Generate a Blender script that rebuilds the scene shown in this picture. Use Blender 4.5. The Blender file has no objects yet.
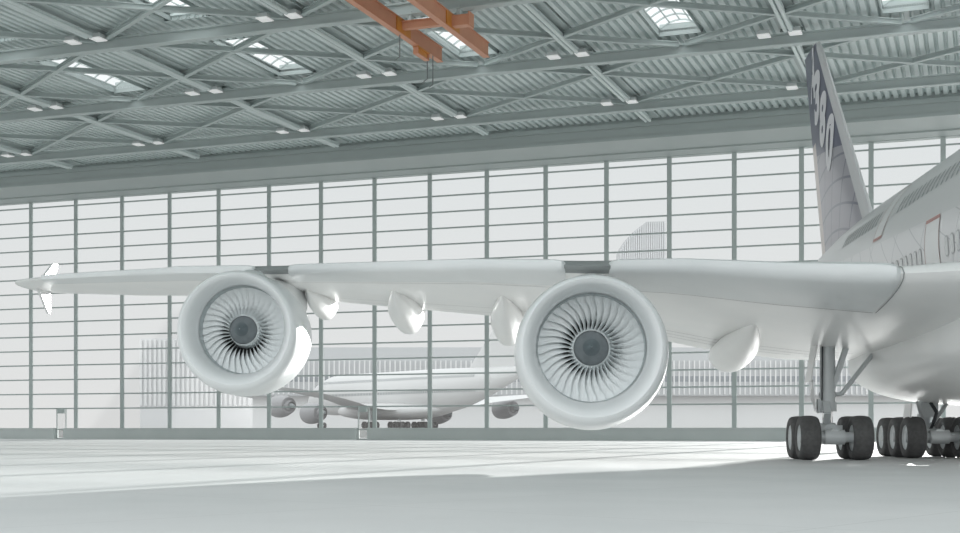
import bpy, math, random
from mathutils import Vector, Matrix
random.seed(4)
PI = math.pi
R = math.radians
col = bpy.context.scene.collection

# ------------------------------------------------------------------ helpers
class MB:
    def __init__(s): s.v = []; s.f = []
    def add(s, vs, fs):
        n = len(s.v); s.v += [tuple(v) for v in vs]; s.f += [tuple(i + n for i in f) for f in fs]
        return s
    def box(s, x0, x1, y0, y1, z0, z1):
        return s.add([(x0,y0,z0),(x1,y0,z0),(x1,y1,z0),(x0,y1,z0),(x0,y0,z1),(x1,y0,z1),(x1,y1,z1),(x0,y1,z1)],
                     [(0,3,2,1),(4,5,6,7),(0,1,5,4),(1,2,6,5),(2,3,7,6),(3,0,4,7)])
    def tube(s, a, b, r0, r1=None, n=14, caps=True):
        if r1 is None: r1 = r0
        a = Vector(a); b = Vector(b); d = (b - a).normalized()
        up = Vector((0,0,1)) if abs(d.z) < .9 else Vector((1,0,0))
        x = d.cross(up).normalized(); y = x.cross(d)
        vs = []
        for c, r in ((a, r0), (b, r1)):
            for i in range(n):
                t = 2*PI*i/n; vs.append(c + x*math.cos(t)*r + y*math.sin(t)*r)
        fs = [(i, (i+1) % n, n+(i+1) % n, n+i) for i in range(n)]
        if caps: fs += [tuple(range(n))[::-1], tuple(range(n, 2*n))]
        return s.add(vs, fs)
    def beam(s, a, b, w, h):                # rectangular bar, w sideways, h upward
        a = Vector(a); b = Vector(b); d = (b - a).normalized()
        up = Vector((0,0,1)) if abs(d.z) < .9 else Vector((1,0,0))
        x = d.cross(up).normalized()*w/2; y = x.cross(d).normalized()*h/2
        vs = [c + i*x + j*y for c in (a, b) for i, j in ((-1,-1),(1,-1),(1,1),(-1,1))]
        return s.add(vs, [(0,1,2,3),(7,6,5,4),(0,4,5,1),(1,5,6,2),(2,6,7,3),(3,7,4,0)])
    def ibeam(s, a, b, w, h, t=.06):        # I section along a-b
        a = Vector(a); b = Vector(b)
        u = Vector((0,0,1))
        s.beam(a + u*(h/2 - t/2), b + u*(h/2 - t/2), w, t)
        s.beam(a - u*(h/2 - t/2), b - u*(h/2 - t/2), w, t)
        return s.beam(a, b, t, h - 2*t)
    def rings(s, rs, closed=True, cap0=False, cap1=False):
        n = len(rs[0]); vs = [p for r in rs for p in r]; fs = []
        m = n if closed else n - 1
        for k in range(len(rs) - 1):
            for i in range(m):
                j = (i + 1) % n
                fs.append((k*n+i, k*n+j, (k+1)*n+j, (k+1)*n+i))
        if cap0: fs.append(tuple(range(n))[::-1])
        if cap1: fs.append(tuple(range((len(rs)-1)*n, len(rs)*n)))
        return s.add(vs, fs)
    def lathe_y(s, prof, n=48, shift=None):  # profile [(y, r)], around the y axis; shift(y-index) drops the ring
        rs = []
        for k, (y, r) in enumerate(prof):
            dz = shift[k] if shift else 0
            rs.append([(r*math.cos(2*PI*i/n), y, r*math.sin(2*PI*i/n) + dz) for i in range(n)])
        return s.rings(rs)
    def lathe_x(s, prof, n=40):
        return s.rings([[(x, r*math.cos(2*PI*i/n), r*math.sin(2*PI*i/n)) for i in range(n)] for x, r in prof])
    def plate(s, pts, thick, axis=0):        # polygon extruded along an axis
        n = len(pts); a = []; b = []
        for p in pts:
            p = Vector(p); o = Vector((0,0,0)); o[axis] = thick/2
            a.append(p - o); b.append(p + o)
        fs = [tuple(range(n))[::-1], tuple(range(n, 2*n))] + [(i, (i+1) % n, n+(i+1) % n, n+i) for i in range(n)]
        return s.add(a + b, fs)
    def mesh(s, name, mat, smooth=None):
        me = bpy.data.meshes.new(name); me.from_pydata(s.v, [], s.f); me.validate()
        import bmesh
        bm = bmesh.new(); bm.from_mesh(me); bmesh.ops.recalc_face_normals(bm, faces=bm.faces); bm.to_mesh(me); bm.free()
        for m in (mat if isinstance(mat, list) else [mat]): me.materials.append(m)
        if smooth:
            me.polygons.foreach_set('use_smooth', [True]*len(me.polygons))
            me.set_sharp_from_angle(angle=R(smooth))
        return me

def link(name, me, parent=None, loc=(0,0,0), rot=(0,0,0)):
    o = bpy.data.objects.new(name, me); col.objects.link(o)
    o.parent = parent; o.location = loc; o.rotation_euler = rot
    return o
def tag(o, label=None, cat=None, group=None, kind=None):
    if label: o['label'] = label
    if cat: o['category'] = cat
    if group: o['group'] = group
    if kind: o['kind'] = kind
    return o

# ------------------------------------------------------------------ materials
def mat(name, c, rough=.5, metal=0, coat=0, spec=.5, emit=None):
    m = bpy.data.materials.new(name); m.use_nodes = True
    b = m.node_tree.nodes['Principled BSDF']
    b.inputs['Base Color'].default_value = (*c, 1); b.inputs['Roughness'].default_value = rough
    b.inputs['Metallic'].default_value = metal; b.inputs['Coat Weight'].default_value = coat
    b.inputs['Coat Roughness'].default_value = .12
    b.inputs['Specular IOR Level'].default_value = spec
    if emit:
        b.inputs['Emission Color'].default_value = (*emit[0], 1); b.inputs['Emission Strength'].default_value = emit[1]
    return m
def noise_mat(name, c0, c1, scale, rough, coat=0, stretch=(1,1,1), detail=4, bump=0, metal=0):
    m = mat(name, c0, rough, metal, coat); nt = m.node_tree; b = nt.nodes['Principled BSDF']
    tc = nt.nodes.new('ShaderNodeTexCoord'); mp = nt.nodes.new('ShaderNodeMapping'); mp.inputs['Scale'].default_value = stretch
    n = nt.nodes.new('ShaderNodeTexNoise'); n.inputs['Scale'].default_value = scale; n.inputs['Detail'].default_value = detail
    r = nt.nodes.new('ShaderNodeValToRGB')
    r.color_ramp.elements[0].color = (*c0, 1); r.color_ramp.elements[1].color = (*c1, 1)
    r.color_ramp.elements[0].position = .35; r.color_ramp.elements[1].position = .65
    L = nt.links.new
    L(tc.outputs['Object'], mp.inputs[0]); L(mp.outputs[0], n.inputs[0]); L(n.outputs[0], r.inputs[0]); L(r.outputs[0], b.inputs['Base Color'])
    if bump:
        bp = nt.nodes.new('ShaderNodeBump'); bp.inputs['Strength'].default_value = bump; bp.inputs['Distance'].default_value = .02
        L(n.outputs[0], bp.inputs['Height']); L(bp.outputs[0], b.inputs['Normal'])
    return m
M = {}
M['paint'] = mat('white_aircraft_paint', (.74,.74,.74), .32, coat=.25)
M['wing'] = noise_mat('wing_grey_paint', (.81,.815,.81), (.84,.84,.83), .6, .34, coat=.2)
M['slat'] = noise_mat('slat_grey_paint', (.69,.715,.72), (.72,.74,.745), .8, .36, coat=.2)
M['nacelle'] = noise_mat('nacelle_paint', (.64,.665,.67), (.67,.69,.695), .7, .3, coat=.3)
M['duct'] = mat('inlet_duct_grey', (.36,.40,.41), .4)
M['blade'] = mat('fan_blade_metal', (.84,.87,.875), .45, metal=0)
M['spinner'] = noise_mat('spinner_grey', (.15,.17,.18), (.18,.20,.21), 6, .45)
M['spinner_tip'] = mat('spinner_tip_grey', (.10,.125,.135), .35)
M['engine_dark'] = mat('engine_core_dark', (.035,.035,.035), .6)
M['gap'] = mat('leading_edge_gap_shade', (.24,.26,.26), .5)
M['seam'] = mat('panel_seam_grey', (.30,.31,.31), .6)
M['tyre'] = noise_mat('tyre_rubber', (.08,.08,.081), (.105,.105,.106), 9, .75, bump=.3)
M['hub'] = mat('wheel_hub_grey', (.55,.58,.59), .4, metal=.3)
M['gear'] = mat('gear_grey_metal', (.60,.63,.64), .4, metal=.1)
M['chrome'] = mat('chrome', (.7,.7,.7), .15, metal=1)
M['hose'] = mat('hydraulic_hose_black', (.03,.035,.04), .5)
M['glass_dark'] = mat('cabin_window_grey', (.24,.26,.265), .3)
M['red'] = mat('red_outline', (.50,.24,.21), .5)
M['steel'] = noise_mat('painted_steel_greygreen', (.425,.48,.475), (.445,.50,.495), .5, .5)
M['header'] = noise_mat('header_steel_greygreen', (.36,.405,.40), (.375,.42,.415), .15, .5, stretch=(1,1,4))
M['frame'] = mat('window_frame_greygreen', (.46,.51,.50), .8, spec=0)
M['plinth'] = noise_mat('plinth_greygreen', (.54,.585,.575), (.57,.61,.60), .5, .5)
M['deck'] = mat('roof_deck_sheet', (.60,.665,.66), .45)
M['curb'] = mat('skylight_curb', (.40,.45,.445), .5)
M['orange'] = noise_mat('crane_orange', (.56,.26,.16), (.60,.285,.175), 1.2, .5)
M['yellow'] = mat('crane_yellow_orange', (.58,.24,.04), .5)
M['cable'] = mat('steel_cable', (.18,.20,.20), .5)
M['lamp_body'] = mat('lamp_housing', (.6,.62,.62), .5)
M['lamp'] = mat('lamp_lens', (.8,.8,.8), .4, emit=((1,1,1), .25))
M['out_grey'] = noise_mat('terminal_cladding', (.46,.47,.48), (.49,.50,.51), .05, .8)
M['out_fin2'] = mat('pale_fins', (.66,.66,.66), .7)
M['out_pale'] = mat('pale_cladding', (.62,.62,.625), .7)
M['out_white'] = mat('terminal_fin_white', (.66,.66,.66), .7)
M['out_dark'] = mat('terminal_window_grey', (.25,.27,.29), .4)
M['out_engine_shade'] = mat('far_engine_shade_grey', (.30,.30,.31), .5)  # shade on the far engines' rear side, put into a darker grey
M['apron'] = noise_mat('apron_concrete', (.36,.357,.354), (.40,.397,.394), .02, .8)
M['door_white'] = mat('door_frame_grey', (.50,.54,.53), .8, spec=0)

def glass_mat():
    m = bpy.data.materials.new('hazy_glass'); m.use_nodes = True; nt = m.node_tree; nt.nodes.clear()
    o = nt.nodes.new('ShaderNodeOutputMaterial'); t = nt.nodes.new('ShaderNodeBsdfTransparent'); t.inputs[0].default_value = (.96,.975,.975,1)
    d = nt.nodes.new('ShaderNodeBsdfTranslucent'); d.inputs[0].default_value = (.05,.05,.05,1)
    x = nt.nodes.new('ShaderNodeMixShader'); x.inputs[0].default_value = .22
    nt.links.new(t.outputs[0], x.inputs[1]); nt.links.new(d.outputs[0], x.inputs[2]); nt.links.new(x.outputs[0], o.inputs[0])
    return m
M['glass'] = glass_mat()
def sky_glass():
    m = bpy.data.materials.new('skylight_glazing'); m.use_nodes = True; nt = m.node_tree; nt.nodes.clear()
    o = nt.nodes.new('ShaderNodeOutputMaterial'); t = nt.nodes.new('ShaderNodeBsdfTransparent'); t.inputs[0].default_value = (.97,.97,.97,1)
    nt.links.new(t.outputs[0], o.inputs[0]); return m
M['sky_glass'] = sky_glass()

def floor_mat():
    m = mat('polished_concrete_floor', (.5,.54,.55), .33, spec=.3); nt = m.node_tree; b = nt.nodes['Principled BSDF']; L = nt.links.new
    tc = nt.nodes.new('ShaderNodeTexCoord'); mp = nt.nodes.new('ShaderNodeMapping'); mp.inputs['Scale'].default_value = (.25,.25,1)
    mp.inputs['Rotation'].default_value = (0,0,R(20.3))
    n = nt.nodes.new('ShaderNodeTexNoise'); n.inputs['Scale'].default_value = 1.0; n.inputs['Detail'].default_value = 7
    r = nt.nodes.new('ShaderNodeValToRGB'); r.color_ramp.elements[0].position = .3; r.color_ramp.elements[1].position = .7
    r.color_ramp.elements[0].color = (.50,.512,.512,1); r.color_ramp.elements[1].color = (.57,.576,.575,1)
    L(tc.outputs['Object'], mp.inputs[0]); L(mp.outputs[0], n.inputs[0]); L(n.outputs[0], r.inputs[0])
    # saw-cut joints, one every 6 m both ways
    br = nt.nodes.new('ShaderNodeTexBrick'); br.offset = 0; br.inputs['Scale'].default_value = 1
    br.inputs['Brick Width'].default_value = 6; br.inputs['Row Height'].default_value = 6
    br.inputs['Mortar Size'].default_value = .012; br.inputs['Color1'].default_value = (1,1,1,1); br.inputs['Color2'].default_value = (1,1,1,1); br.inputs['Mortar'].default_value = (.8,.8,.8,1)
    mp2 = nt.nodes.new('ShaderNodeMapping'); mp2.inputs['Rotation'].default_value = (0,0,R(20.3)); L(tc.outputs['Object'], mp2.inputs[0]); L(mp2.outputs[0], br.inputs[0])
    mx = nt.nodes.new('ShaderNodeMixRGB'); mx.blend_type = 'MULTIPLY'; mx.inputs[0].default_value = 1
    L(r.outputs[0], mx.inputs[1]); L(br.outputs[0], mx.inputs[2]); L(mx.outputs[0], b.inputs['Base Color'])
    n2 = nt.nodes.new('ShaderNodeTexNoise'); n2.inputs['Scale'].default_value = .5; n2.inputs['Detail'].default_value = 5; L(tc.outputs['Object'], n2.inputs[0])
    mr = nt.nodes.new('ShaderNodeMapRange'); mr.inputs[3].default_value = .4; mr.inputs[4].default_value = .6; L(n2.outputs[0], mr.inputs[0]); L(mr.outputs[0], b.inputs['Roughness'])
    bp = nt.nodes.new('ShaderNodeBump'); bp.inputs['Strength'].default_value = .12; bp.inputs['Distance'].default_value = .02
    n3 = nt.nodes.new('ShaderNodeTexNoise'); n3.inputs['Scale'].default_value = 2.5; n3.inputs['Detail'].default_value = 6; L(tc.outputs['Object'], n3.inputs[0])
    L(n3.outputs[0], bp.inputs['Height']); L(bp.outputs[0], b.inputs['Normal'])
    return m
M['floor'] = floor_mat()

def math_node(nt, op, a, b=None, c=None):
    n = nt.nodes.new('ShaderNodeMath'); n.operation = op
    for i, v in enumerate((a, b, c)):
        if v is None: continue
        if isinstance(v, (int, float)): n.inputs[i].default_value = v
        else: nt.links.new(v, n.inputs[i])
    return n.outputs[0]
def mixc(nt, f, a, b):
    n = nt.nodes.new('ShaderNodeMixRGB')
    nt.links.new(f, n.inputs[0])
    for i, v in ((1, a), (2, b)):
        if isinstance(v, tuple): n.inputs[i].default_value = (*v, 1)
        else: nt.links.new(v, n.inputs[i])
    return n.outputs[0]
def ring_lines(nt, y, z, cy, cz, period, width):
    dy = math_node(nt, 'SUBTRACT', y, cy); dz = math_node(nt, 'SUBTRACT', z, cz)
    d = math_node(nt, 'SQRT', math_node(nt, 'ADD', math_node(nt, 'MULTIPLY', dy, dy), math_node(nt, 'MULTIPLY', dz, dz)))
    return math_node(nt, 'LESS_THAN', math_node(nt, 'FRACT', math_node(nt, 'DIVIDE', d, period)), width/period)
def fin_mat():
    m = mat('tail_fin_livery', (.6,.6,.6), .35, coat=.2); nt = m.node_tree; b = nt.nodes['Principled BSDF']
    tc = nt.nodes.new('ShaderNodeTexCoord'); s = nt.nodes.new('ShaderNodeSeparateXYZ'); nt.links.new(tc.outputs['Object'], s.inputs[0])
    y, z = s.outputs[1], s.outputs[2]
    # livery: dark purple above, lilac below with thin curved lines, white leading edge
    top = math_node(nt, 'GREATER_THAN', math_node(nt, 'ADD', z, math_node(nt, 'MULTIPLY', math_node(nt, 'SUBTRACT', y, 78), -.12)), 16.9)
    ln = math_node(nt, 'MAXIMUM', ring_lines(nt, y, z, 74, -14, 1.35, .13), ring_lines(nt, y, z, 120, 22, 2.6, .16))
    low = mixc(nt, ln, (.36,.345,.385), (.20,.20,.245))
    c = mixc(nt, top, low, (.115,.115,.175))
    le = math_node(nt, 'SUBTRACT', y, math_node(nt, 'ADD', math_node(nt, 'MULTIPLY', math_node(nt, 'SUBTRACT', z, 11.6), 1.05), 66.5))
    c = mixc(nt, math_node(nt, 'LESS_THAN', le, .65), c, (.60,.60,.61))
    te = math_node(nt, 'SUBTRACT', math_node(nt, 'ADD', math_node(nt, 'MULTIPLY', math_node(nt, 'SUBTRACT', z, 11.2), .43), 78.8), y)
    w = math_node(nt, 'MULTIPLY', math_node(nt, 'LESS_THAN', te, 1.7), math_node(nt, 'LESS_THAN', z, 18))
    c = mixc(nt, w, c, (.62,.54,.51))
    nt.links.new(c, b.inputs['Base Color']); return m
M['fin'] = fin_mat()
def fus_mat():
    m = mat('fuselage_livery', (.6,.6,.6), .33, coat=.25); nt = m.node_tree; b = nt.nodes['Principled BSDF']
    tc = nt.nodes.new('ShaderNodeTexCoord'); s = nt.nodes.new('ShaderNodeSeparateXYZ'); nt.links.new(tc.outputs['Object'], s.inputs[0])
    y, z = s.outputs[1], s.outputs[2]
    ln = math_node(nt, 'MAXIMUM', ring_lines(nt, y, z, 30, 38, 1.0, .045), ring_lines(nt, y, z, 20, -6, 3.4, .06))
    lim = math_node(nt, 'ADD', 7.75, math_node(nt, 'MULTIPLY', math_node(nt, 'SUBTRACT', y, 44), .028))
    below = math_node(nt, 'LESS_THAN', z, lim)
    low = mixc(nt, ln, (.70,.69,.70), (.52,.52,.535))
    c = mixc(nt, below, (.64,.64,.645), low)
    nt.links.new(c, b.inputs['Base Color']); return m
M['fus'] = fus_mat()

# ------------------------------------------------------------------ hangar frame: p along the glass wall, q towards it
RZ = -math.atan2(.3474, .9377)
ce, se = math.cos(RZ), math.sin(RZ)
def W(p, q, z=0): return (p*ce - q*se, p*se + q*ce, z)
def hang(name, me, p, q, z=0, parent=None): return link(name, me, parent, W(p, q, z), (0,0,RZ))
WALL = 119.6
COLP = [-96.1 + 5.833*k for k in range(-5, 23)]
PUR = [-97.6, -83.3, -68.95, -54.4, -40.05, -25.7, -11.45, 2.9, 17.2]
GIR = [32.1, 46.3, 60.6, 74.9, 89.3, 103.5]
P0, P1 = -128, 34

# floor: hangar slab and the apron outside
o = hang('floor', MB().box(P0, P1, -30, WALL+.4, -.5, 0).mesh('floor', M['floor']), 0, 0); tag(o, kind='structure')
mb = MB(); mb.box(-700, P0, -300, 900, -.5, -.02); mb.box(P1, 700, -300, 900, -.5, -.02); mb.box(P0, P1, WALL+.4, 900, -.5, -.02); mb.box(-690, 690, 152, 890, -.02, 1.15); mb.box(P0, P1, -300, -30, -.5, -.02)
o = hang('apron_ground', mb.mesh('apron_ground', M['apron']), 0, 0); tag(o, 'pale concrete apron outside around the hangar', 'ground', kind='structure')

# glass wall: one window per bay, each with its own transoms; columns between
TR = [3.25 + 1.548*k for k in range(15)]
DOORS = {5: (-92.75, -91.35), 12: None}
door_p = [(-92.75, -91.5), (-57.05, -55.85)]
wn = 0
for k in range(len(COLP) - 1):
    a, b = COLP[k], COLP[k+1]; wn += 1
    w = hang('window_%d' % wn, MB().add([(a+.1,0,1.05),(b-.1,0,1.05),(b-.1,0,25.5),(a+.1,0,25.5)], [(0,1,2,3)]).mesh('window_glass', M['glass']), 0, WALL)
    tag(w, kind='structure')
    fm = MB()
    for z in TR: fm.box(a+.2, b-.2, -.07, .04, z-.07, z+.07)
    fr = link('window_frame', fm.mesh('window_frame', M['frame']), w)
for k, p in enumerate(COLP):
    o = hang('trim_%d' % (k+1), MB().box(-.21,.21,-.1,.05,1.0,25.5).mesh('column', M['frame']), p, WALL); tag(o, kind='structure')
# plinth with the two doorways
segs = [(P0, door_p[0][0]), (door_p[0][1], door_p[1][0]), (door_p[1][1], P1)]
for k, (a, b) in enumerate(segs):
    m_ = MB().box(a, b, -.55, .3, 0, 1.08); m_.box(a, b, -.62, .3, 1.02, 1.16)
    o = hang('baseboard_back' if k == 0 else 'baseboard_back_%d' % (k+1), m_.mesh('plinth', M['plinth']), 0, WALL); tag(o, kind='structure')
for k, (a, b) in enumerate(door_p):
    o = hang('door_%d' % (k+1), MB().add([(a+.1,0,.02),(b-.1,0,.02),(b-.1,0,2.8),(a+.1,0,2.8)], [(0,1,2,3)]).mesh('door_glass', M['glass']), 0, WALL); tag(o, kind='structure')
    m_ = MB().box(a, a+.08, -.08, .04, 0, 3.2); m_.box(b-.08, b, -.08, .04, 0, 3.2); m_.box(a+.09, b-.09, -.1, .1, 0, .12); m_.box(a+.09, b-.09, -.05, .05, .95, 1.05)
    link('door_frame', m_.mesh('door_frame', M['door_white']), o)
    link('door_closer_box', MB().box(a+.22, b-.22, -.2, .05, 2.72, 3.18).mesh('closer', M['frame']), o)
# header box beam above the glass
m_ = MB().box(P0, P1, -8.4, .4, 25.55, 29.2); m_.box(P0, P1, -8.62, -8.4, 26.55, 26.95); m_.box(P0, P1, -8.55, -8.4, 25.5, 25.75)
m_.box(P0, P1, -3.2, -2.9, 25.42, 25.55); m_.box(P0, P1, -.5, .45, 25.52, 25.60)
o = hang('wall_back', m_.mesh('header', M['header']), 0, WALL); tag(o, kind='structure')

# corrugated roof deck with skylight openings
SKY = []
for i in range(len(PUR) - 1):
    pc = (PUR[i] + PUR[i+1])/2
    for g in (3, 2): SKY.append((pc, GIR[g] + 4.2, GIR[g+1] - .9, g))
DZ = 27.2
dk = MB(); pitch = .62; p = P0
while p < P1:
    cuts = []
    for pc, q0, q1, g in SKY:
        if p + pitch > pc - 1.45 and p < pc + 1.45: cuts.append((q0, q1))
    cuts.sort(); q = 8; spans = []
    for a, b in cuts: spans.append((q, a)); q = b
    spans.append((q, WALL - 8.4))
    x = [p, p+.14, p+.22, p+.54, p+pitch]; z = [DZ+.27, DZ+.27, DZ, DZ, DZ+.27]
    for a, b in spans:
        dk.add([(xx, a, zz) for xx, zz in zip(x, z)] + [(xx, b, zz) for xx, zz in zip(x, z)], [(i, i+1, 6+i, 5+i) for i in range(4)])
    p += pitch
# roof covering sheet above the ribs (opaque), left open over the skylights
ps = sorted(set([P0, P1] + [v for s in SKY for v in (s[0]-1.4, s[0]+1.4)])); qs = sorted(set([8, WALL+.6] + [v for s in SKY for v in (s[1], s[2])]))
for i in range(len(ps)-1):
    for j in range(len(qs)-1):
        pm, qm = (ps[i]+ps[i+1])/2, (qs[j]+qs[j+1])/2
        if any(abs(pm - s[0]) < 1.4 and s[1] < qm < s[2] for s in SKY): continue
        dk.box(ps[i], ps[i+1], qs[j], qs[j+1], DZ+.3, DZ+.45)
o = hang('ceiling', dk.mesh('roof_deck', M['deck']), 0, 0); tag(o, kind='structure')

ORD = ['nearest', 'second', 'third', 'fourth', 'fifth', 'sixth', 'seventh']
gm = MB(); gm.box(P0, P1, -.32, .32, 26.05, 26.13); gm.box(P0, P1, -.32, .32, 26.70, 26.78); gm.box(P0, P1, -.06, .06, 26.13, 26.70)
for p in PUR: gm.box(p-.2, p+.2, -.15, .15, 26.78, 27.2)
gme = gm.mesh('roof_girder', M['steel'])
for k, q in enumerate(reversed(GIR)):
    o = hang('roof_girder', gme, 0, q)
    tag(o, '%s long grey-green roof girder counted from the glass wall' % ORD[k].replace('nearest','first'), 'beam', 'main roof girders')
# purlins, their deck plates, diagonal braces
GQ = GIR + [WALL - 8.7]
def rowname(j):
    n = len(GIR) - 1 - j
    return '%s roof row from the glass wall' % ['nearest', 'second', 'third', 'fourth', 'fifth'][n]
PN = {-97.6: 'seventh', -83.3: 'sixth', -68.95: 'fifth', -54.4: 'fourth', -40.05: 'third', -25.7: 'second', -11.45: 'first'}
tie_me = {}
for j in range(2, len(GQ) - 1):
    q0, q1 = GQ[j], GQ[j+1]; L_ = q1 - q0
    if L_ not in tie_me:
        m_ = MB(); m_.tube((-.17, .35, 0), (-.17, L_-1.5, 0), .14, n=10); m_.tube((.17, .35, 0), (.17, L_-1.5, 0), .14, n=10)
        m_.box(-.32, .32, .3, L_-1.4, .1, .2)
        tie_me[L_] = m_.mesh('tie_beam', M['deck'])
        tie_me[-L_] = MB().box(-.75, .75, .32, L_-.32, 27.08, 27.19).mesh('roof_plate', M['steel'])
    for p in PUR[:8]:
        o = hang('tie_beam', tie_me[L_], p, q0, 26.60)
        nm = PN.get(p)
        tag(o, ('%s pale double-tube tie beam from the right, ' % nm if nm else 'tie beam off the right edge, ') + rowname(j), 'beam', 'tie beams at right angles to the girders')
        o2 = hang('roof_plate_beam', tie_me[-L_], p, q0)
        tag(o2, ('%s flat plate under the roof sheets from the right, ' % nm if nm else 'roof plate off the right edge, ') + rowname(j), 'beam', 'plate beams under the roof sheeting')
    # crossed braces
    mids = PUR[1:8] if j % 2 == 1 else [(PUR[i]+PUR[i+1])/2 for i in range(8)]
    if j == len(GIR) - 1: mids = []
    for c in mids:
        for s in (-1, 1):
            key = ('b', j, s)
            if key not in tie_me:
                m_ = MB(); a = Vector((-14.35*s+.3*s, .3, 0)); b = Vector((7.17*s-.3*s, L_-.3, 0))
                m_.beam(a + Vector((0,0,.0)), b, .32, .06); m_.beam(a + Vector((0,0,.15)), b + Vector((0,0,.15)), .06, .24)
                m_.beam(a + Vector((0,0,.29)), b + Vector((0,0,.29)), .30, .05)
                tie_me[key] = m_.mesh('diagonal_brace', M['steel'])
            o = hang('diagonal_brace', tie_me[key], c, GQ[j], 26.62 if s < 0 else 26.60)
            tag(o, 'grey-green diagonal brace leaning %s, %s' % ('right' if s > 0 else 'left', rowname(j)), 'brace', 'diagonals leaning %s %s' % ('right' if s > 0 else 'left', rowname(j)))
# skylights
cw = MB()
q0_, q1_ = 0, SKY[0][2] - SKY[0][1]; hz = .5
for x in (-1.4, 1.4): cw.box(x-.04 if x < 0 else x, x if x < 0 else x+.04, -.04, q1_+.04, 0, hz)
cw.box(-1.4, 1.4, -.04, 0, 0, hz); cw.box(-1.4, 1.4, q1_, q1_+.04, 0, hz+.3)
curb_me = cw.mesh('skylight_curb', M['curb'])
bars = MB(); NA = 8
def arc(t): x = -1.4 + 2.8*t; return x, hz + .5*(1 - (x/1.4)**2)
nb = 7
for k in range(nb+1):
    y = q1_*k/nb
    for i in range(NA):
        (x0, z0), (x1, z1) = arc(i/NA), arc((i+1)/NA); bars.beam((x0,y,z0), (x1,y,z1), .09, .09)
for t in (0, .25, .5, .75, 1):
    x, z = arc(t); bars.beam((x,0,z), (x,q1_,z), .08, .08)
bars_me = bars.mesh('skylight_bars', M['steel'])
gl = MB().rings([[(*[arc(i/NA)[0]], y, arc(i/NA)[1]+.05) for i in range(NA+1)] for y in (0, q1_)], closed=False)
gl_me = gl.mesh('skylight_glazing', M['sky_glass'], 40)
for pc, q0, q1, g in SKY:
    e = hang('skylight', None, pc, q0, DZ+.02)
    i = next(i for i in range(8) if abs((PUR[i]+PUR[i+1])/2 - pc) < .1)
    where = ['first','second','third','fourth','fifth','sixth','seventh','eighth'][7-i]
    tag(e, 'bright vaulted rooflight, %s from the right, row %s the glass wall' % (where, 'further from' if g == 2 else 'nearer'), 'skylight', 'vaulted rooflights')
    link('curb', curb_me, e); link('glazing_bars', bars_me, e); link('glazing', gl_me, e)
# ceiling floodlights in pairs by the tie beams
hb = MB(); hb.add([(-.4,-.5,-.05),(.4,-.5,-.05),(.4,.4,-.05),(-.4,.4,-.05),(-.34,-.4,.22),(.34,-.4,.22),(.34,.34,.22),(-.34,.34,.22)], [(4,5,6,7),(0,1,5,4),(1,2,6,5),(2,3,7,6),(3,0,4,7)]); hb.box(-.03,.03,-.03,.03,.22,.42)
hb_me = hb.mesh('lamp_housing', M['lamp_body']); ln_me = MB().box(-.4,.4,-.5,.4,-.12,-.05).mesh('lamp_lens', M['lamp'])
for j, q in ((3, 73.9), (4, 88.3), (5, 102.4)):
    for p in PUR[:8]:
        for dp, side in ((.4, 'right'), (-1.6, 'left')):
            e = hang('ceiling_floodlight', None, p+dp, q, 26.60); nm = PN.get(p)
            tag(e, 'white floodlight, %s of its pair, %s girder from glass wall, %s' % (side, ORD[5-j].replace('nearest','first'), '%s tie from right' % nm if nm else 'off the right edge'), 'lamp', 'floodlights along the girders')
            link('housing', hb_me, e); link('lens', ln_me, e)

# overhead crane
e = hang('overhead_crane', None, -30.7, 70, 24.4); tag(e, 'orange overhead crane with two parallel girders and a hoist under the roof', 'crane')
for i, (p, q1) in enumerate(((-32.2, 79.6), (-29.05, 79.6))):
    x = p + 30.7; m_ = MB()
    m_.box(x-.2, x+.2, -22, q1-70, 0, .05); m_.box(x-.2, x+.2, -22, q1-70, .9, .95); m_.box(x-.12, x+.12, -22, q1-70, .05, .9)
    link('crane_girder', m_.mesh('crane_girder', M['orange']), e)
m_ = MB().box(-1.38, 1.53, 3.1, 3.5, .3, .7); m_.box(1.77, 2.9, 3.1, 3.65, .15, .78); m_.box(2.9, 3.0, 3.0, 3.75, .05, .88); m_.box(-1.38, 1.53, 3.0, 3.6, .7, .76)
link('end_carriage', m_.mesh('end_carriage', M['orange']), e)
for x in (-1.5, 1.65):
    link('carriage_bracket', MB().box(x+.121, x+.2, 2.4, 4.4, .06, .89).box(x-.2, x-.121, 2.4, 4.4, .06, .89).mesh('carriage_bracket', M['yellow']), e)
h = link('hoist', MB().box(-1.7,-1.3,5.6,7.4,-.08,0).box(-1.6,-1.4,5.8,7.2,-.4,-.08).mesh('hoist', M['yellow']), e)
link('hoist_frame', MB().box(-1.66,-1.34,5.6,7.4,-.48,-.4).box(-1.66,-1.34,5.6,5.68,-.4,0).box(-1.66,-1.34,7.32,7.4,-.4,0).mesh('hoist_frame', M['orange']), h)
for x, y, l in ((-1.6, 7.7, 1.5), (-1.35, 8.0, 1.8), (-1.5, 3.2, 1.3)):
    link('hanging_cable', MB().tube((x,y,0), (x,y,-l), .035, n=6).tube((x,y,-l), (x-.25,y,-l-.15), .035, n=6).mesh('cable', M['cable']), e)
link('hanger', MB().box(-1.6,-1.4,4.7,5.1,.95,1.85).mesh('hanger', M['steel']), e); link('hanger', MB().box(1.55,1.75,4.7,5.1,.95,1.85).mesh('hanger', M['steel']), e)

# ------------------------------------------------------------------ the airliner (x: port, y: aft, z: up)
TH = math.atan(.058)
plane = link('airliner', None, None, (15.45, 0, 0), (0, 0, -TH))
tag(plane, 'huge white double-deck four-engine airliner parked in the hangar, seen from its right wing', 'airplane')

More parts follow.
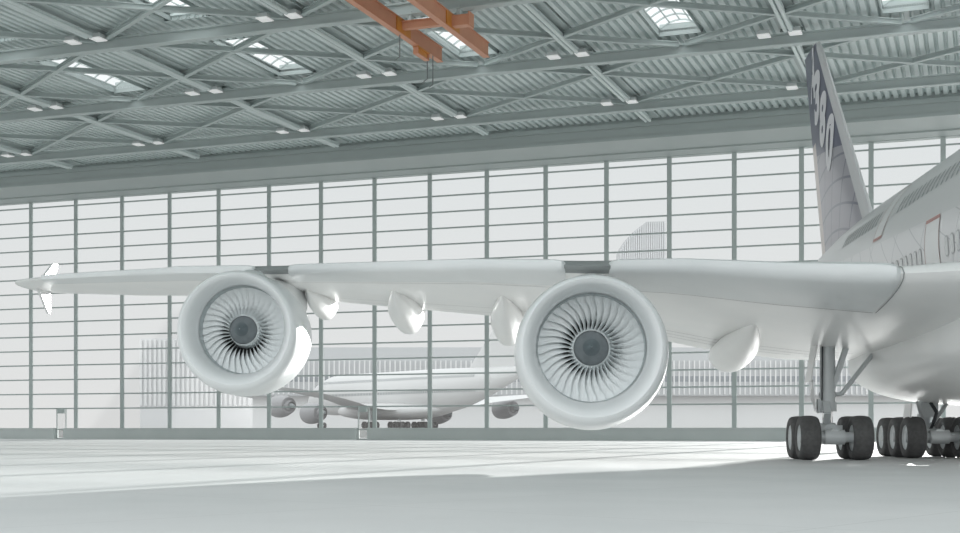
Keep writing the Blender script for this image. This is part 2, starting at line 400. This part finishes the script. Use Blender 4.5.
FUS = [(8.8,.05,5.6,.05),(9.2,.75,5.55,.8),(10.2,1.45,5.65,1.6),(12,2.2,6.0,2.5),(15,3.0,6.45,3.4),(19,3.5,6.82,4.0),(23,3.57,6.92,4.14),(56,3.57,6.92,4.14),
       (60,3.45,7.06,3.96),(64,3.15,7.38,3.58),(68,2.65,7.85,3.03),(72,2.05,8.42,2.42),(76,1.4,9.05,1.72),(79.5,.8,9.6,1.05),(81.5,.3,9.95,.4)]
def fus(u):
    for i in range(len(FUS)-1):
        a, b = FUS[i], FUS[i+1]
        if a[0] <= u <= b[0]:
            t = (u-a[0])/(b[0]-a[0]); return [a[k]+(b[k]-a[k])*t for k in (1,2,3)]
    return FUS[-1][1:]
us = [8.8,8.95,9.2,9.6,10.2,11,12,13.5,15,17,19,21,23] + [26+2*i for i in range(15)] + [56,58,60,62,64,66,68,70,72,74,76,78,79.5,80.6,81.5]
def ell(u, n=72):
    a, zc, b = fus(u); return [(a*math.cos(2*PI*i/n), u, zc + b*math.sin(2*PI*i/n)) for i in range(n)]
fuselage = link('fuselage', MB().rings([ell(u) for u in us], cap0=True, cap1=True).mesh('fuselage', M['fus'], 40), plane)

def superell(u, a, z0, z1, n=56, e=2.5):
    out = []
    for i in range(n):
        t = 2*PI*i/n; c, s = math.cos(t), math.sin(t)
        out.append((a*math.copysign(abs(c)**(2/e), c), u, (z0+z1)/2 + (z1-z0)/2*math.copysign(abs(s)**(2/e), s)))
    return out
BF = [(22.5,1.2,2.8,4.2),(24,2.4,2.55,4.6),(27,3.7,2.2,5.0),(30,4.6,1.95,5.2),(34,5.1,1.78,5.2),(40,5.25,1.72,5.2),(45,5.2,1.72,5.1),(49,4.8,1.85,5.0),(52.5,4.1,2.15,4.8),(56,3.1,2.6,4.6),(59,1.8,3.1,4.4),(61,.6,3.5,4.2)]
link('belly_fairing', MB().rings([superell(*b) for b in BF], cap0=True, cap1=True).mesh('belly_fairing', M['wing'], 50), plane)

# wing stations: v, uLE, zLE, uTE, zTE, thickness ratio
WS = [(-2.5,27.5,4.4,49.3,3.5,.150),(-4.5,30.0,4.62,49.3,3.5,.140),(-7,32.75,4.80,49.3,3.55,.128),(-9.5,34.7,5.12,49.4,3.85,.118),(-12,36.7,5.51,49.6,4.40,.110),(-14.56,38.8,5.77,50.6,4.9,.105),
      (-18,41.1,6.12,52.1,5.45,.102),(-21.5,43.4,6.34,53.6,5.9,.10),(-25.6,46.3,6.62,55.5,6.45,.10),(-29.65,49.2,6.97,57.0,6.8,.10),(-34.05,52.3,7.2,58.6,7.0,.10),(-37.5,54.7,7.35,59.6,7.2,.105),(-38.5,55.5,7.35,59.7,7.25,.12),(-38.8,55.8,7.33,59.6,7.25,.13),(-38.95,56.2,7.32,59.4,7.27,.11)]
def wst(v):
    for i in range(len(WS)-1):
        a, b = WS[i], WS[i+1]
        if a[0] >= v >= b[0]:
            t = (v-a[0])/(b[0]-a[0]); return [a[k]+(b[k]-a[k])*t for k in range(1,6)]
def naca(s): return 5*(.2969*math.sqrt(s) - .126*s - .3516*s*s + .2843*s**3 - .1036*s**4)
def wing_pt(v, s, side, off=0):
    ul, zl, ut, zt, th = wst(v); c = ut-ul
    k = .52 if side > 0 else .48
    z = zl + (zt-zl)*s + side*naca(s)*th*c*k*2*.5*(1.0) + side*off
    u = ul + c*s
    if off and s < .02: u -= off
    return (v, u, z)
SS = [1,.9,.78,.65,.52,.4,.3,.21,.14,.09,.05,.025,.009]
def airfoil(v):
    return [wing_pt(v, s, 1) for s in SS] + [wing_pt(v, 0, 1)] + [wing_pt(v, s, -1) for s in reversed(SS[1:])]
vs_ = []
for i in range(len(WS)-1):
    n = 3 if abs(WS[i+1][0]-WS[i][0]) > 2 else 1
    for k in range(n): vs_.append(WS[i][0]+(WS[i+1][0]-WS[i][0])*k/n)
vs_.append(WS[-1][0])
wing_rings = [airfoil(v) for v in vs_]
wing = link('wing', MB().rings(wing_rings, cap0=True, cap1=True).mesh('wing', M['wing'], 45), plane)
wing_l_me = MB().rings([[(-x, y, z) for x, y, z in r] for r in wing_rings], cap0=True, cap1=True).mesh('wing', M['wing'], 45)
link('wing', wing_l_me, plane)
# leading-edge slats: three shells standing a little proud of the wing, open at the pylons
def slat(v0, v1, r0, r1, sl=(.085,.145)):
    rs = []; n = max(6, int(abs(v1-v0)/.8)); bev = .55
    vv = [v0, v0-.12, v0-.3, v0-.6] + [v0-.6+(v1+.6-v0+.6)*k/n for k in range(1, n)] + [v1+.6, v1+.3, v1+.12, v1]
    for v in vv:
        ed = min(abs(v-v0)/bev if r0 else 1, abs(v-v1)/bev if r1 else 1, 1); g = math.sqrt(max(0, 1-(1-ed)**2))
        off = .01 + .20*g*(1 if abs(v) < 30 else .6); fw = .30*g*(1 if abs(v) < 30 else .6)
        ul, zl, ut, zt, th = wst(v); c = ut-ul; ring = []
        su, slw = sl
        for s in (su, su*.6, su*.3, su*.12, su*.03):
            x, y, z = wing_pt(v, s, 1); k = 1-s/su
            ring.append((x, y-fw*(k**.5), z+.03+off*.35*k))
        ring.append((v, ul-fw-.0, zl))
        for s in (.006,.02,.045,.085,slw):
            x, y, z = wing_pt(v, s, -1); k = 1-s/slw
            ring.append((x, y-fw*(k**.5), z-.03-off*.25*k))
        x, y, z = wing_pt(v, slw, -1); ring.append((x, y+.0, z+.05))
        x, y, z = wing_pt(v, su, 1); ring.append((x, y+.0, z-.03))
        rs.append(ring)
    return MB().rings(rs, cap0=True, cap1=True).mesh('slat', M['slat'], 50)
link('leading_edge_slat', slat(-7.0, -13.95, True, True, (.09,.17)), plane)
link('leading_edge_slat', slat(-15.2, -24.9, True, True, (.085,.15)), plane)
link('leading_edge_slat', slat(-26.25, -37.0, True, False, (.10,.16)), plane)
# dark grey panel between slats above each pylon, recess shade put into its colour
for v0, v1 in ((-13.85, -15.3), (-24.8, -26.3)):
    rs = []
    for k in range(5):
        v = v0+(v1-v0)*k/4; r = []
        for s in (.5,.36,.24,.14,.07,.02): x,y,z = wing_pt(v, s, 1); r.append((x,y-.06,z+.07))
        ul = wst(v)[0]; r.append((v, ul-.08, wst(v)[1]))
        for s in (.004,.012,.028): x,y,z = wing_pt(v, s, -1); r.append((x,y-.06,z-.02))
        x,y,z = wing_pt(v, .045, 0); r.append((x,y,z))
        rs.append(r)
    link('leading_edge_shade_panel', MB().rings(rs, cap0=True, cap1=True).mesh('le_panel', M['gap'], 50), plane)
# flap hinge seams: thin raised strips under the wing
for f0, v0, v1 in ((.74, -5.6, -12), (.80, -5.6, -14), (.86, -5.6, -30), (.70,-15.5,-24)):
    m_ = MB(); prev = None; n = 24
    for k in range(n+1):
        v = v0+(v1-v0)*k/n; a = wing_pt(v, f0, -1); b = wing_pt(v, f0+.004, -1)
        cur = ((a[0],a[1],a[2]-.012), (b[0],b[1],b[2]-.012))
        if prev: m_.add([prev[0], prev[1], cur[1], cur[0]], [(0,1,2,3)])
        prev = cur
    link('flap_seam', m_.mesh('flap_seam', M['seam']), wing)
def seam_strip(pts, w):
    m_ = MB(); prev = None
    for a, b in pts:
        if prev: m_.add([prev[0], prev[1], b, a], [(0,1,2,3)])
        prev = (a, b)
    return m_.mesh('panel_seam', M['seam'])
pts = []
for k in range(41):
    v = -7.0 - 30*k/40; a = wing_pt(v, .178, -1); b = wing_pt(v, .181, -1); pts.append(((a[0],a[1],a[2]-.012), (b[0],b[1],b[2]-.012)))
link('panel_seam', seam_strip(pts, 0), wing)
pts = []
for sd, s_ in [(1, x) for x in (.10,.06,.03,.012)] + [(1, 0)] + [(-1, x) for x in (.004,.01,.02,.04,.07,.11,.15,.18)]:
    a = wing_pt(-6.93, s_, sd); b = wing_pt(-6.955, s_, sd); dz = .015*sd
    pts.append(((a[0],a[1]-.02,a[2]+dz), (b[0],b[1]-.02,b[2]+dz)))
link('panel_seam', seam_strip(pts, 0), wing)
# wingtip fence
fence = [(57.3,7.55),(59.0,8.62),(59.5,8.62),(58.9,7.5),(58.6,7.2),(58.6,6.3),(58.4,6.3),(57.2,7.3)]
link('wingtip_fence', MB().plate([(-38.35, u, z-.1) for u, z in fence], .12).mesh('wingtip_fence', M['paint']), plane)

# flap track fairings
def canoe(v, u0, u1, ztop0, ztop1, zbot, w):
    rs = []; N = 16; n = 20
    for k in range(N+1):
        t = k/N; u = u0+(u1-u0)*t
        g = math.sin(PI*min(1, t/.62)/2)**.8 if t < .62 else math.cos(PI*(t-.62)/.38/2)**.6
        g = max(g, .02); zt = ztop0+(ztop1-ztop0)*t + .15; zb = zt - (zt-zbot)*g
        ww = w*max(.04, min(1, (math.sin(PI*min(1, t/.5)/2)) if t < .5 else math.cos(PI*(t-.5)/.5/2)**.5))
        r = []
        for i in range(n):
            a = 2*PI*i/n; c, s = math.cos(a), math.sin(a)
            r.append((v + ww*math.copysign(abs(c)**.55, c)*(1 if s > 0 else .55+.45*(1+s)), u, (zt+zb)/2 + (zt-zb)/2*math.copysign(abs(s)**.8, s)))
        rs.append(r)
    return MB().rings(rs, cap0=True, cap1=True).mesh('flap_track_fairing', M['wing'], 50)
for v, du0, du1, zb, w in ((-9.4,.40,1.2,2.98,.72), (-17.3,.36,1.1,4.12,.60), (-21.3,.34,1.4,4.72,.60), (-24.95,.40,1.0,5.45,.42)):
    ul, zl, ut, zt, th = wst(v); c = ut-ul
    a = wing_pt(v, du0, -1); b = wing_pt(v, .97, -1)
    link('flap_track_fairing', canoe(v, a[1], ut+du1, a[2]-.05, b[2]-.1, zb, w), plane)

# engines ------------------------------------------------------------
lipprof = [(1.36,1.43),(1.1,1.435),(.8,1.44),(.5,1.47),(.28,1.53),(.12,1.61),(.03,1.69),(0,1.76),(.03,1.82),(.12,1.885),(.3,1.935),(.6,1.975),(1.0,2.0),(1.6,2.01),(2.3,1.98),(3.0,1.90),(3.7,1.77),(4.3,1.62),(4.7,1.52),(4.68,1.46),(4.2,1.50)]
sh = [0,0,0,-.01,-.02,-.035,-.05,-.065,-.08,-.1,-.115,-.13,-.135,-.135,-.13,-.10,-.06,-.02,0,0,0]
nac_me = MB().lathe_y(lipprof, 96, sh).mesh('nacelle', M['nacelle'], 40)
duct_me = MB().lathe_y([(1.05,1.425),(1.2,1.40),(1.42,1.395),(1.7,1.40),(2.2,1.40),(2.6,1.40)], 72).mesh('fan_case', M['duct'], 40)
core_me = MB().lathe_y([(1.75,.44),(1.9,.5),(2.05,1.40)], 48).mesh('fan_backing', M['engine_dark'], 40)
hub_me = MB().lathe_y([(1.15,.46),(1.3,.50),(1.75,.56)], 48).mesh('fan_hub', M['blade'], 40)
spin_me = MB().lathe_y([(.62,.015),(.66,.07),(.76,.15),(.88,.225)], 40).mesh('spinner_tip', M['spinner_tip'], 60)
spin2_me = MB().lathe_y([(.88,.225),(.98,.30),(1.08,.38),(1.17,.45),(1.2,.46)], 40).mesh('spinner', M['spinner'], 60)
corec_me = MB().lathe_y([(2.6,1.05),(4.3,1.1),(5.2,.92),(5.9,.72),(5.88,.66),(5.5,.66)], 48).mesh('core_cowl', M['nacelle'], 40)
cone_me = MB().lathe_y([(5.2,.52),(5.7,.5),(6.2,.36),(6.7,.16),(6.85,.02)], 32).mesh('exhaust_cone', M['duct'], 60)
far_nozzle_me = MB().lathe_y([(4.66,1.50),(4.72,1.53),(4.9,1.46),(4.95,1.0)], 48).mesh('nozzle_ring', M['out_engine_shade'], 60)
NB = 36
def blade_mesh():
    rs = []; NR = 12
    for side in (0,):
        pass
    rings = []
    for k in range(NR+1):
        t = k/NR; r = .47 + (1.395-.47)*t
        pit = 2*PI*r/NB
        def lerp(tab, x):
            for (x0, y0), (x1, y1) in zip(tab[:-1], tab[1:]):
                if x <= x1: return y0 + (y1-y0)*(x-x0)/(x1-x0)
            return tab[-1][1]
        w_ = pit*lerp([(0,.98),(.07,.92),(.13,.62),(.24,.78),(.36,1.05),(.6,1.2),(1,1.25)], t)
        ax_ = lerp([(0,.34),(.2,.30),(.45,.18),(1,.10)], t)
        ph = .085*math.sin(PI*min(1, t*1.15)) - .04*t
        ring = []
        for s, th in ((-.5,-.004),(0,-.010),(.5,-.004),(.5,.004),(0,.008),(-.5,.004)):
            a = ph + w_*s/r; ax = 1.40 + ax_*s + th
            ring.append((r*math.sin(a), ax, r*math.cos(a)))
        rings.append(ring)
    return MB().rings(rings, cap0=True, cap1=True).mesh('fan_blade', M['blade'], 25)
bl_me = blade_mesh()
def pylon_mesh(dz, du):
    # from nacelle crown up to the wing leading edge; dz, du: leading edge relative to the engine centre and lip
    pts = [(1.2, 1.72, 1.84), (2.0, 1.7, 2.06), (3.0, 1.6, 2.14), (4.2, 1.4, dz-.45), (du+.2, 1.0, dz-.3), (du+2.5, .9, dz-.1), (du+4.5, 1.1, dz-.2), (du+6.5, dz-.9, dz-.4)]
    rs = []
    for k, (y, z0, z1) in enumerate(pts):
        w = (.1,.2,.27,.33,.38,.42,.42,.1)[k]; r = []
        for i in range(16):
            a = 2*PI*i/16; c, s = math.cos(a), math.sin(a)
            r.append((w*math.copysign(abs(c)**.7, c), y, (z0+z1)/2+(z1-z0)/2*math.copysign(abs(s)**.7, s)))
        rs.append(r)
    return MB().rings(rs, cap0=True, cap1=True).mesh('engine_pylon', M['nacelle'], 50)
ENG = [(-14.56, 33.2, 3.09), (-25.6, 41.0, 4.19)]
eng_objs = []
for (v, u, z), nm in zip(ENG, ('inner', 'outer')):
    n = link('engine_nacelle', nac_me, plane, (v, u, z)); eng_objs.append(n)
    for name, me in (('fan_case', duct_me), ('fan_backing', core_me), ('fan_hub', hub_me), ('spinner', spin2_me), ('spinner_tip', spin_me), ('core_cowl', corec_me), ('exhaust_cone', cone_me)):
        link(name, me, n)
    for k in range(NB):
        link('fan_blade', bl_me, n, (0,0,0), (0, 2*PI*k/NB + .04, 0))
    zl = wst(v)[1]; ul = wst(v)[0]
    link('engine_pylon', pylon_mesh(zl - z, ul - u), plane, (v, u, z))

# vertical fin -------------------------------------------------------
def fle(z): return 66.5 + (z-11.6)*1.05
def fte(z): return 78.8 + (z-11.2)*.43
def fth(u, z):
    a, b = fle(z), fte(z); s = min(1, max(0, (u-a)/(b-a))); return naca(s)*.085*(b-a)
frs = []
for z in [9.6, 10.8, 12, 14, 16, 18, 20, 22, 23.4, 23.9, 24.1]:
    a, b = fle(z), fte(z); c = b-a; k = 1 if z < 23.5 else (.7 if z < 24.05 else .25); sh_ = 0 if z < 23.5 else (.25 if z < 24.05 else .9)
    S = [1,.85,.7,.55,.42,.3,.2,.12,.06,.025,.008]
    r = [(naca(s)*.085*c*k, a+sh_+(c-sh_)*s, z) for s in S] + [(0, a+sh_, z)] + [(-naca(s)*.085*c*k, a+sh_+(c-sh_)*s, z) for s in reversed(S[1:])]
    frs.append(r)
fin = link('vertical_fin', MB().rings(frs, cap0=True, cap1=True).mesh('vertical_fin', M['fin'], 50), plane)
M['letter'] = mat('lettering_white', (.74,.73,.76), .4)
lv, lf = [], []
for ch, uc, zc in (('A', 80.5, 22.2), ('3', 78.9, 20.45), ('8', 76.9, 18.7), ('0', 74.7, 16.9)):
    cu = bpy.data.curves.new('glyph', 'FONT'); cu.body = ch; cu.align_x = 'CENTER'; cu.resolution_u = 6; cu.offset = .05
    ob = bpy.data.objects.new('glyph', cu); col.objects.link(ob)
    dg = bpy.context.evaluated_depsgraph_get(); me = bpy.data.meshes.new_from_object(ob.evaluated_get(dg))
    xs = [v.co.x for v in me.vertices]; ys = [v.co.y for v in me.vertices]
    cx, cy = (min(xs)+max(xs))/2, (min(ys)+max(ys))/2; sx = 1.95/(max(xs)-min(xs)); sy = 3.2/(max(ys)-min(ys))
    n = len(lv)
    for v in me.vertices:
        z = zc + (v.co.y-cy)*sy; u = uc - (v.co.x-cx)*sx - (z-zc)*.0
        lv.append((-(fth(u, z)+.025), u, z))
    lf += [tuple(i+n for i in p.vertices) for p in me.polygons]
    bpy.data.objects.remove(ob); bpy.data.meshes.remove(me); bpy.data.curves.remove(cu)
m_ = MB(); m_.v = lv; m_.f = lf
tag(link('lettering', m_.mesh('lettering', M['letter']), fin), 'white characters A380 stepping down the dark fin')

# cabin windows and doors on the starboard side ------------------------
def skin(u, z, off):
    a, zc, b = fus(u); k = max(0, 1-((z-zc)/b)**2); return (-(a+off)*math.sqrt(k) - .0, u, z)
def win_mesh(u, z, w, h, off, m):
    m_ = MB(); n = 14; pts = []
    for i in range(n):
        a = 2*PI*i/n; c, s = math.cos(a), math.sin(a)
        pts.append(skin(u + w/2*math.copysign(abs(c)**.7, c), z + h/2*math.copysign(abs(s)**.6, s), off))
    return m_.add(pts, [tuple(range(n))]).mesh('cabin_window', m)
u = 34.0
while u < 58.5:
    if not (48.9 < u < 51.9):
        link('cabin_window', win_mesh(u, 9.1 + max(0, u-58)*.02, .24, .62, .01, M['glass_dark']), plane)
    u += .56
M['win_ring'] = mat('window_surround', (.50,.50,.51), .6); M['win_pane'] = mat('window_shade', (.70,.70,.70), .4)
u = 35.0
while u < 49:
    if not (41.3 < u < 43.9):
        w = link('cabin_window', win_mesh(u, 6.58, .42, .66, .008, M['win_ring']), plane)
        link('window_blind', win_mesh(u, 6.58,   .34, .56, .014, M['win_pane']), w)
    u += .6
def strip(pts, w, m, parent, name):
    m_ = MB()
    for (u0, z0), (u1, z1) in zip(pts[:-1], pts[1:]):
        du, dz = u1-u0, z1-z0; L_ = math.hypot(du, dz); nx, nz = -dz/L_*w/2, du/L_*w/2; K = 5
        for k in range(K):
            a, b = k/K, (k+1)/K
            q = [(u0+du*a+nx, z0+dz*a+nz), (u0+du*a-nx, z0+dz*a-nz), (u0+du*b-nx, z0+dz*b-nz), (u0+du*b+nx, z0+dz*b+nz)]
            m_.add([skin(x, y, .018) for x, y in q], [(0,1,2,3)])
    return link(name, m_.mesh(name, m), parent)
def door(u0, u1, z0, z1, m, red0, red1):
    m_ = MB(); K = 6
    for k in range(K):
        a, b = z0+(z1-z0)*k/K, z0+(z1-z0)*(k+1)/K
        m_.add([skin(u0,a,.01), skin(u1,a,.01), skin(u1,b,.01), skin(u0,b,.01)], [(0,1,2,3)])
    d = link('cabin_door', m_.mesh('cabin_door', m), plane)
    strip([(u0,z0),(u0,z1),(u1,z1),(u1,z0),(u0,z0)], .045, M['door_line'], d, 'door_outline')
    strip(red0, .11, M['red'], d, 'red_door_mark')
    return d
M['door_line'] = mat('door_outline_pink', (.42,.27,.26), .5)
door(41.8, 43.4, 5.3, 7.65, M['paint'], [(41.8,7.65),(43.4,7.65)], None)
door(49.9, 51.2, 8.15, 10.1, M['paint'], [(49.9,8.15),(51.2,8.15)], None)

# landing gear ---------------------------------------------------------
tprof = [(-.24,.40),(-.29,.45),(-.315,.52),(-.315,.58),(-.29,.64),(-.235,.682),(-.12,.704),(0,.71),(.12,.704),(.235,.682),(.29,.64),(.315,.58),(.315,.52),(.29,.45),(.24,.40)]
tyre_me = MB().lathe_x(tprof, 48).mesh('tyre', M['tyre'], 50)
hp = MB().lathe_x([(-.24,.43),(-.27,.40),(-.22,.36),(-.20,.18),(-.26,.15),(-.28,.02)], 32)
hp.lathe_x([(.24,.43),(.27,.40),(.22,.36),(.20,.18),(.26,.15),(.28,.02)], 32)
hub2_me = hp.mesh('wheel_hub', M['hub'], 40)
def truck(v, uc, axles, half):
    for u in axles:
        for s in (-1, 1):
            t = link('tyre', tyre_me, plane, (v+s*half, uc+u, .70)); link('wheel_hub', hub2_me, t)
        link('axle', MB().tube((-half+.1,0,0),(half-.1,0,0),.17).tube((-.32,0,0),(.32,0,0),.24).mesh('axle', M['gear'], 40), plane, (v, uc+u, .72))
    link('bogie_beam', MB().tube((0,axles[0]-.15,0),(0,axles[-1]+.15,0),.2).tube((0,-.35,.05),(0,.35,.05),.3).mesh('bogie_beam', M['gear'], 40), plane, (v, uc, .80))
truck(-6.66, 43.3, (-.85, .85), .82)
truck(-2.60, 46.95, (-1.68, 0, 1.68), .86)
s = link('landing_gear_strut', MB().tube((0,0,1.62),(0,0,3.9),.24,n=20).tube((0,0,1.55),(0,0,1.85),.29,n=20).tube((0,0,2.0),(0,0,2.15),.28,n=20).box(-.33,-.2,-.15,.15,1.5,1.95).mesh('strut', M['gear'], 40), plane, (-6.70, 43.3, 0))
link('shock_absorber', MB().tube((0,0,1.0),(0,0,1.6),.16,n=20).mesh('piston', M['chrome'], 40), s)
link('strut_foot', MB().tube((0,0,.95),(0,0,1.18),.34,.24,n=18).box(-.25,.42,-.3,.3,.85,1.1).mesh('foot', M['gear'], 40), s)
link('torque_link', MB().beam((-.1,-.3,1.15),(-.1,-.55,1.5),.22,.07).beam((-.1,-.55,1.5),(-.1,-.25,1.85),.22,.07).mesh('torque_link', M['gear']), s)
link('side_brace', MB().tube((.2,0,2.1),(.45,0,2.12),.07,n=10).tube((.45,0,2.12),(1.5,.3,3.4),.075,n=10).mesh('side_brace', M['gear'], 40), s)
link('drag_brace', MB().beam((.12,0,2.2),(.65,-.2,3.9),.2,.16).mesh('drag_brace', M['gear']), s)
link('gear_door', MB().plate([(-.42,-.5,3.7),(-.42,.5,3.7),(-.62,.5,2.5),(-.62,-.5,2.5)], .05).mesh('gear_door', M['paint']), s)
link('gear_door', MB().plate([(-.52,-.4,2.55),(-.52,.3,2.55),(-.36,.2,1.55),(-.40,-.3,1.55),(-.62,-.4,2.0)], .05).mesh('gear_door', M['paint']), s)
link('hydraulic_line', MB().tube((-.22,-.22,1.9),(-.2,-.22,3.8),.02,n=6).mesh('hydraulic_line', M['hose']), s)
s = link('landing_gear_strut', MB().tube((0,0,1.0),(0,0,2.2),.22,n=20).tube((0,0,1.3),(0,0,1.5),.28,n=20).box(-.3,.3,-.5,-.25,1.4,1.9).mesh('strut', M['gear'], 40), plane, (-2.60, 46.95, 0))
link('brace', MB().tube((-.5,-.9,1.9),(-.1,-.2,1.1),.07,n=10).tube((.5,-.9,1.9),(.15,-.2,1.1),.07,n=10).mesh('brace', M['gear'], 40), s)
link('hydraulic_line', MB().tube((-.1,-1.0,1.9),(.1,-1.05,1.55),.06,n=8).tube((.1,-1.05,1.55),(-.02,-1.1,1.2),.06,n=8).tube((-.02,-1.1,1.2),(0,-.6,.95),.05,n=8).mesh('hydraulic_line', M['hose'], 40), s)
link('gear_door', MB().plate([(-.95,-1.9,1.85),(-.95,-1.0,1.85),(-1.0,-1.0,1.35),(-1.0,-1.9,1.35)], .04).mesh('gear_door', M['paint']), s)

# ------------------------------------------------------------------ second airliner outside
far = link('airliner', None, None, (0,0,0), (0,0,R(-143.13)))
aft = Vector((math.sin(R(143.13)), math.cos(R(143.13)), 0)); nose = Vector((-36, 286, 1.15))
M['far_haze_paint'] = mat('far_airliner_haze_paint', (.60,.60,.60), .5)  # outdoor haze put into one pale colour, fin included
def pale(me, m=None):
    c = me.copy(); c.materials[0] = m or M['far_haze_paint']; return c
far.location = nose - aft*8.8
tag(far, 'pale four-engine airliner standing outside behind the glass wall, seen hazily from behind', 'airplane')
far_nac = nac_me.copy(); far_nac.materials[0] = M['out_engine_shade']
far_core = corec_me.copy(); far_core.materials[0] = M['out_engine_shade']
fm_ = MB().rings([ell(u) for u in us], cap0=True, cap1=True).mesh('fuselage', M['far_haze_paint'], 40)
link('fuselage', fm_, far)
link('belly_fairing', pale(bpy.data.meshes['belly_fairing']), far)
link('wing', pale(wing.data), far); link('wing', pale(wing_l_me), far)
link('vertical_fin', pale(fin.data), far)
for sgn in (-1, 1):
    for v, u, z in ENG:
        n = link('engine_nacelle', far_nac, far, (sgn*abs(v), u, z))
        link('core_cowl', far_core, n); link('exhaust_cone', cone_me, n); link('nozzle_ring', far_nozzle_me, n)
    for v, uc, ax, hf in ((6.77, 43.3, (-.85,.85), .8), (2.71, 46.95, (-1.68,0,1.68), .83)):
        for u in ax:
            for t in (-1, 1): link('tyre', tyre_me, far, (sgn*v+t*hf, uc+u, .70))
        link('landing_gear_strut', bpy.data.meshes['strut'], far, (sgn*v, uc, 0))
for t in (-1, 1): link('tyre', tyre_me, far, (t*.5, 13.5, .70))
link('landing_gear_strut', MB().tube((0,0,.7),(0,0,4.0),.16).tube((-.5,0,.7),(.5,0,.7),.1).mesh('nose_strut', M['gear'], 40), far, (0,13.5,0))
u = 16.0; rowm = MB()
while u < 70:
    for sg in (-1, 1):
        for z in (9.1, 6.5):
            x, y, zz = skin(u, z, .03); x2 = skin(u, z+.5, .03)
            rowm.add([(sg*x,y-.16,zz),(sg*x,y+.16,zz),(sg*x2[0],y+.16,zz+.5),(sg*x2[0],y-.16,zz+.5)], [(0,1,2,3)])
    u += .56
tag(link('window_row', rowm.mesh('window_row', M['glass_dark']), far), kind='stuff')

# ------------------------------------------------------------------ buildings outside
def px(x, Y): return (x-480)*Y/1345
bt = link('terminal_building', None, None, (0, 345, 1.15)); tag(bt, 'long low terminal outside with a facade of upright grey and white fins', 'building')
x0, x1 = px(235, 345), px(960, 345)
link('upper_storey', MB().box(x0, x1, 0, 30, 8.6, 21).mesh('upper', M['out_grey']), bt)
link('ground_storey', MB().box(x0+4, x1-4, 3, 30, 0, 8.6).mesh('ground', M['out_white']), bt)
m_ = MB(); x = x0+.6
while x < x1: m_.box(x, x+.36, -.5, 0, 8.9, 17.6); x += 1.3
link('facade_fins', m_.mesh('fins', M['out_white']), bt)
link('window_band', MB().box(x0+2, x1-2, -.12, 0, 12.2, 13.6).mesh('band', M['out_dark']), bt)
bw = link('terminal_wing', None, None, (0, 400, 1.15)); tag(bw, 'faint pale building far outside to the left, finned in white', 'building')
link('wall', MB().box(px(140, 400), px(300, 400), 0, 20, 0, 27).mesh('w', M['out_pale']), bw)
m_ = MB(); x = px(140, 400)
while x < px(250, 400): m_.box(x, x+.7, -.5, 0, 7, 26.5); x += 1.4
link('facade_fins', m_.mesh('f', M['out_fin2']), bw)

tw = link('control_building', None, None, (0, 480, 1.15)); tag(tw, 'tall hazy grey building with a stepped rounded outline outside above the inner engine', 'building')
m_ = MB(); n = 22
for k in range(n):
    xx = 618 + 48*k/n; yt = 262 - 36*math.sqrt(min(1, k/13)) - 2*k/n
    m_.box(px(xx,480), px(xx+48/n*.8,480), 0, 14, 0, .95+(430-yt)*480/1345)
    m_.box(px(xx,480), px(xx+48/n,480), 1, 14, 0, .95+(430-yt-4)*480/1345-3)
link('slab_stack', m_.mesh('tower', M['out_grey']), tw)

# ------------------------------------------------------------------ light
w = bpy.data.worlds.new('sky'); bpy.context.scene.world = w; w.use_nodes = True; nt = w.node_tree
bg = nt.nodes['Background']; tc = nt.nodes.new('ShaderNodeTexCoord'); sp = nt.nodes.new('ShaderNodeSeparateXYZ'); nt.links.new(tc.outputs['Generated'], sp.inputs[0])
rp = nt.nodes.new('ShaderNodeValToRGB'); nt.links.new(sp.outputs[2], rp.inputs[0])
rp.color_ramp.elements[0].position = 0; rp.color_ramp.elements[0].color = (.89,.885,.88,1)
rp.color_ramp.elements[1].position = .2; rp.color_ramp.elements[1].color = (.88,.91,.92,1)
e_ = rp.color_ramp.elements.new(.45); e_.color = (.95,.985,.995,1)
e_ = rp.color_ramp.elements.new(1.0); e_.color = (.95,.985,.995,1)
rp2 = nt.nodes.new('ShaderNodeMapRange'); rp2.inputs[1].default_value = .2; rp2.inputs[2].default_value = .55; rp2.inputs[3].default_value = 1; rp2.inputs[4].default_value = 1.7
nt.links.new(sp.outputs[2], rp2.inputs[0])
rp3 = nt.nodes.new('ShaderNodeMapRange'); rp3.interpolation_type = 'SMOOTHSTEP'; rp3.inputs[1].default_value = .1; rp3.inputs[2].default_value = .8; rp3.inputs[3].default_value = 0; rp3.inputs[4].default_value = .85
nt.links.new(math_node(nt, 'MULTIPLY', sp.outputs[1], -1), rp3.inputs[0])
nt.links.new(math_node(nt, 'ADD', rp2.outputs[0], rp3.outputs[0]), bg.inputs[1])
nt.links.new(rp.outputs[0], bg.inputs[0])
sl = bpy.data.lights.new('sun', 'SUN'); sl.energy = 21; sl.angle = R(.5); sl.color = (1,.985,.96)
so = link('sun', sl); el = R(7); d = Vector((-.39*math.cos(el)/.9993, -.92*math.cos(el)/.9993, -math.sin(el)))
so.rotation_euler = d.to_track_quat('-Z', 'Y').to_euler(); so.location = (60, 200, 60)

# ------------------------------------------------------------------ camera
sc = bpy.context.scene
sc.cycles.max_bounces = 14; sc.cycles.diffuse_bounces = 8; sc.cycles.caustics_reflective = False; sc.cycles.caustics_refractive = False
cam = bpy.data.cameras.new('camera'); co = link('camera', cam, None, (0,0,.95), (R(90),0,0)); sc.camera = co
cam.sensor_width = 36; cam.sensor_fit = 'HORIZONTAL'; cam.lens = 1345/960*36; cam.shift_y = (430-266.5)/960; cam.clip_end = 3000
sc.view_settings.view_transform = 'Standard'; sc.view_settings.look = 'None'; sc.view_settings.gamma = 1; sc.view_settings.use_curve_mapping = False
sc.view_settings.exposure = 0
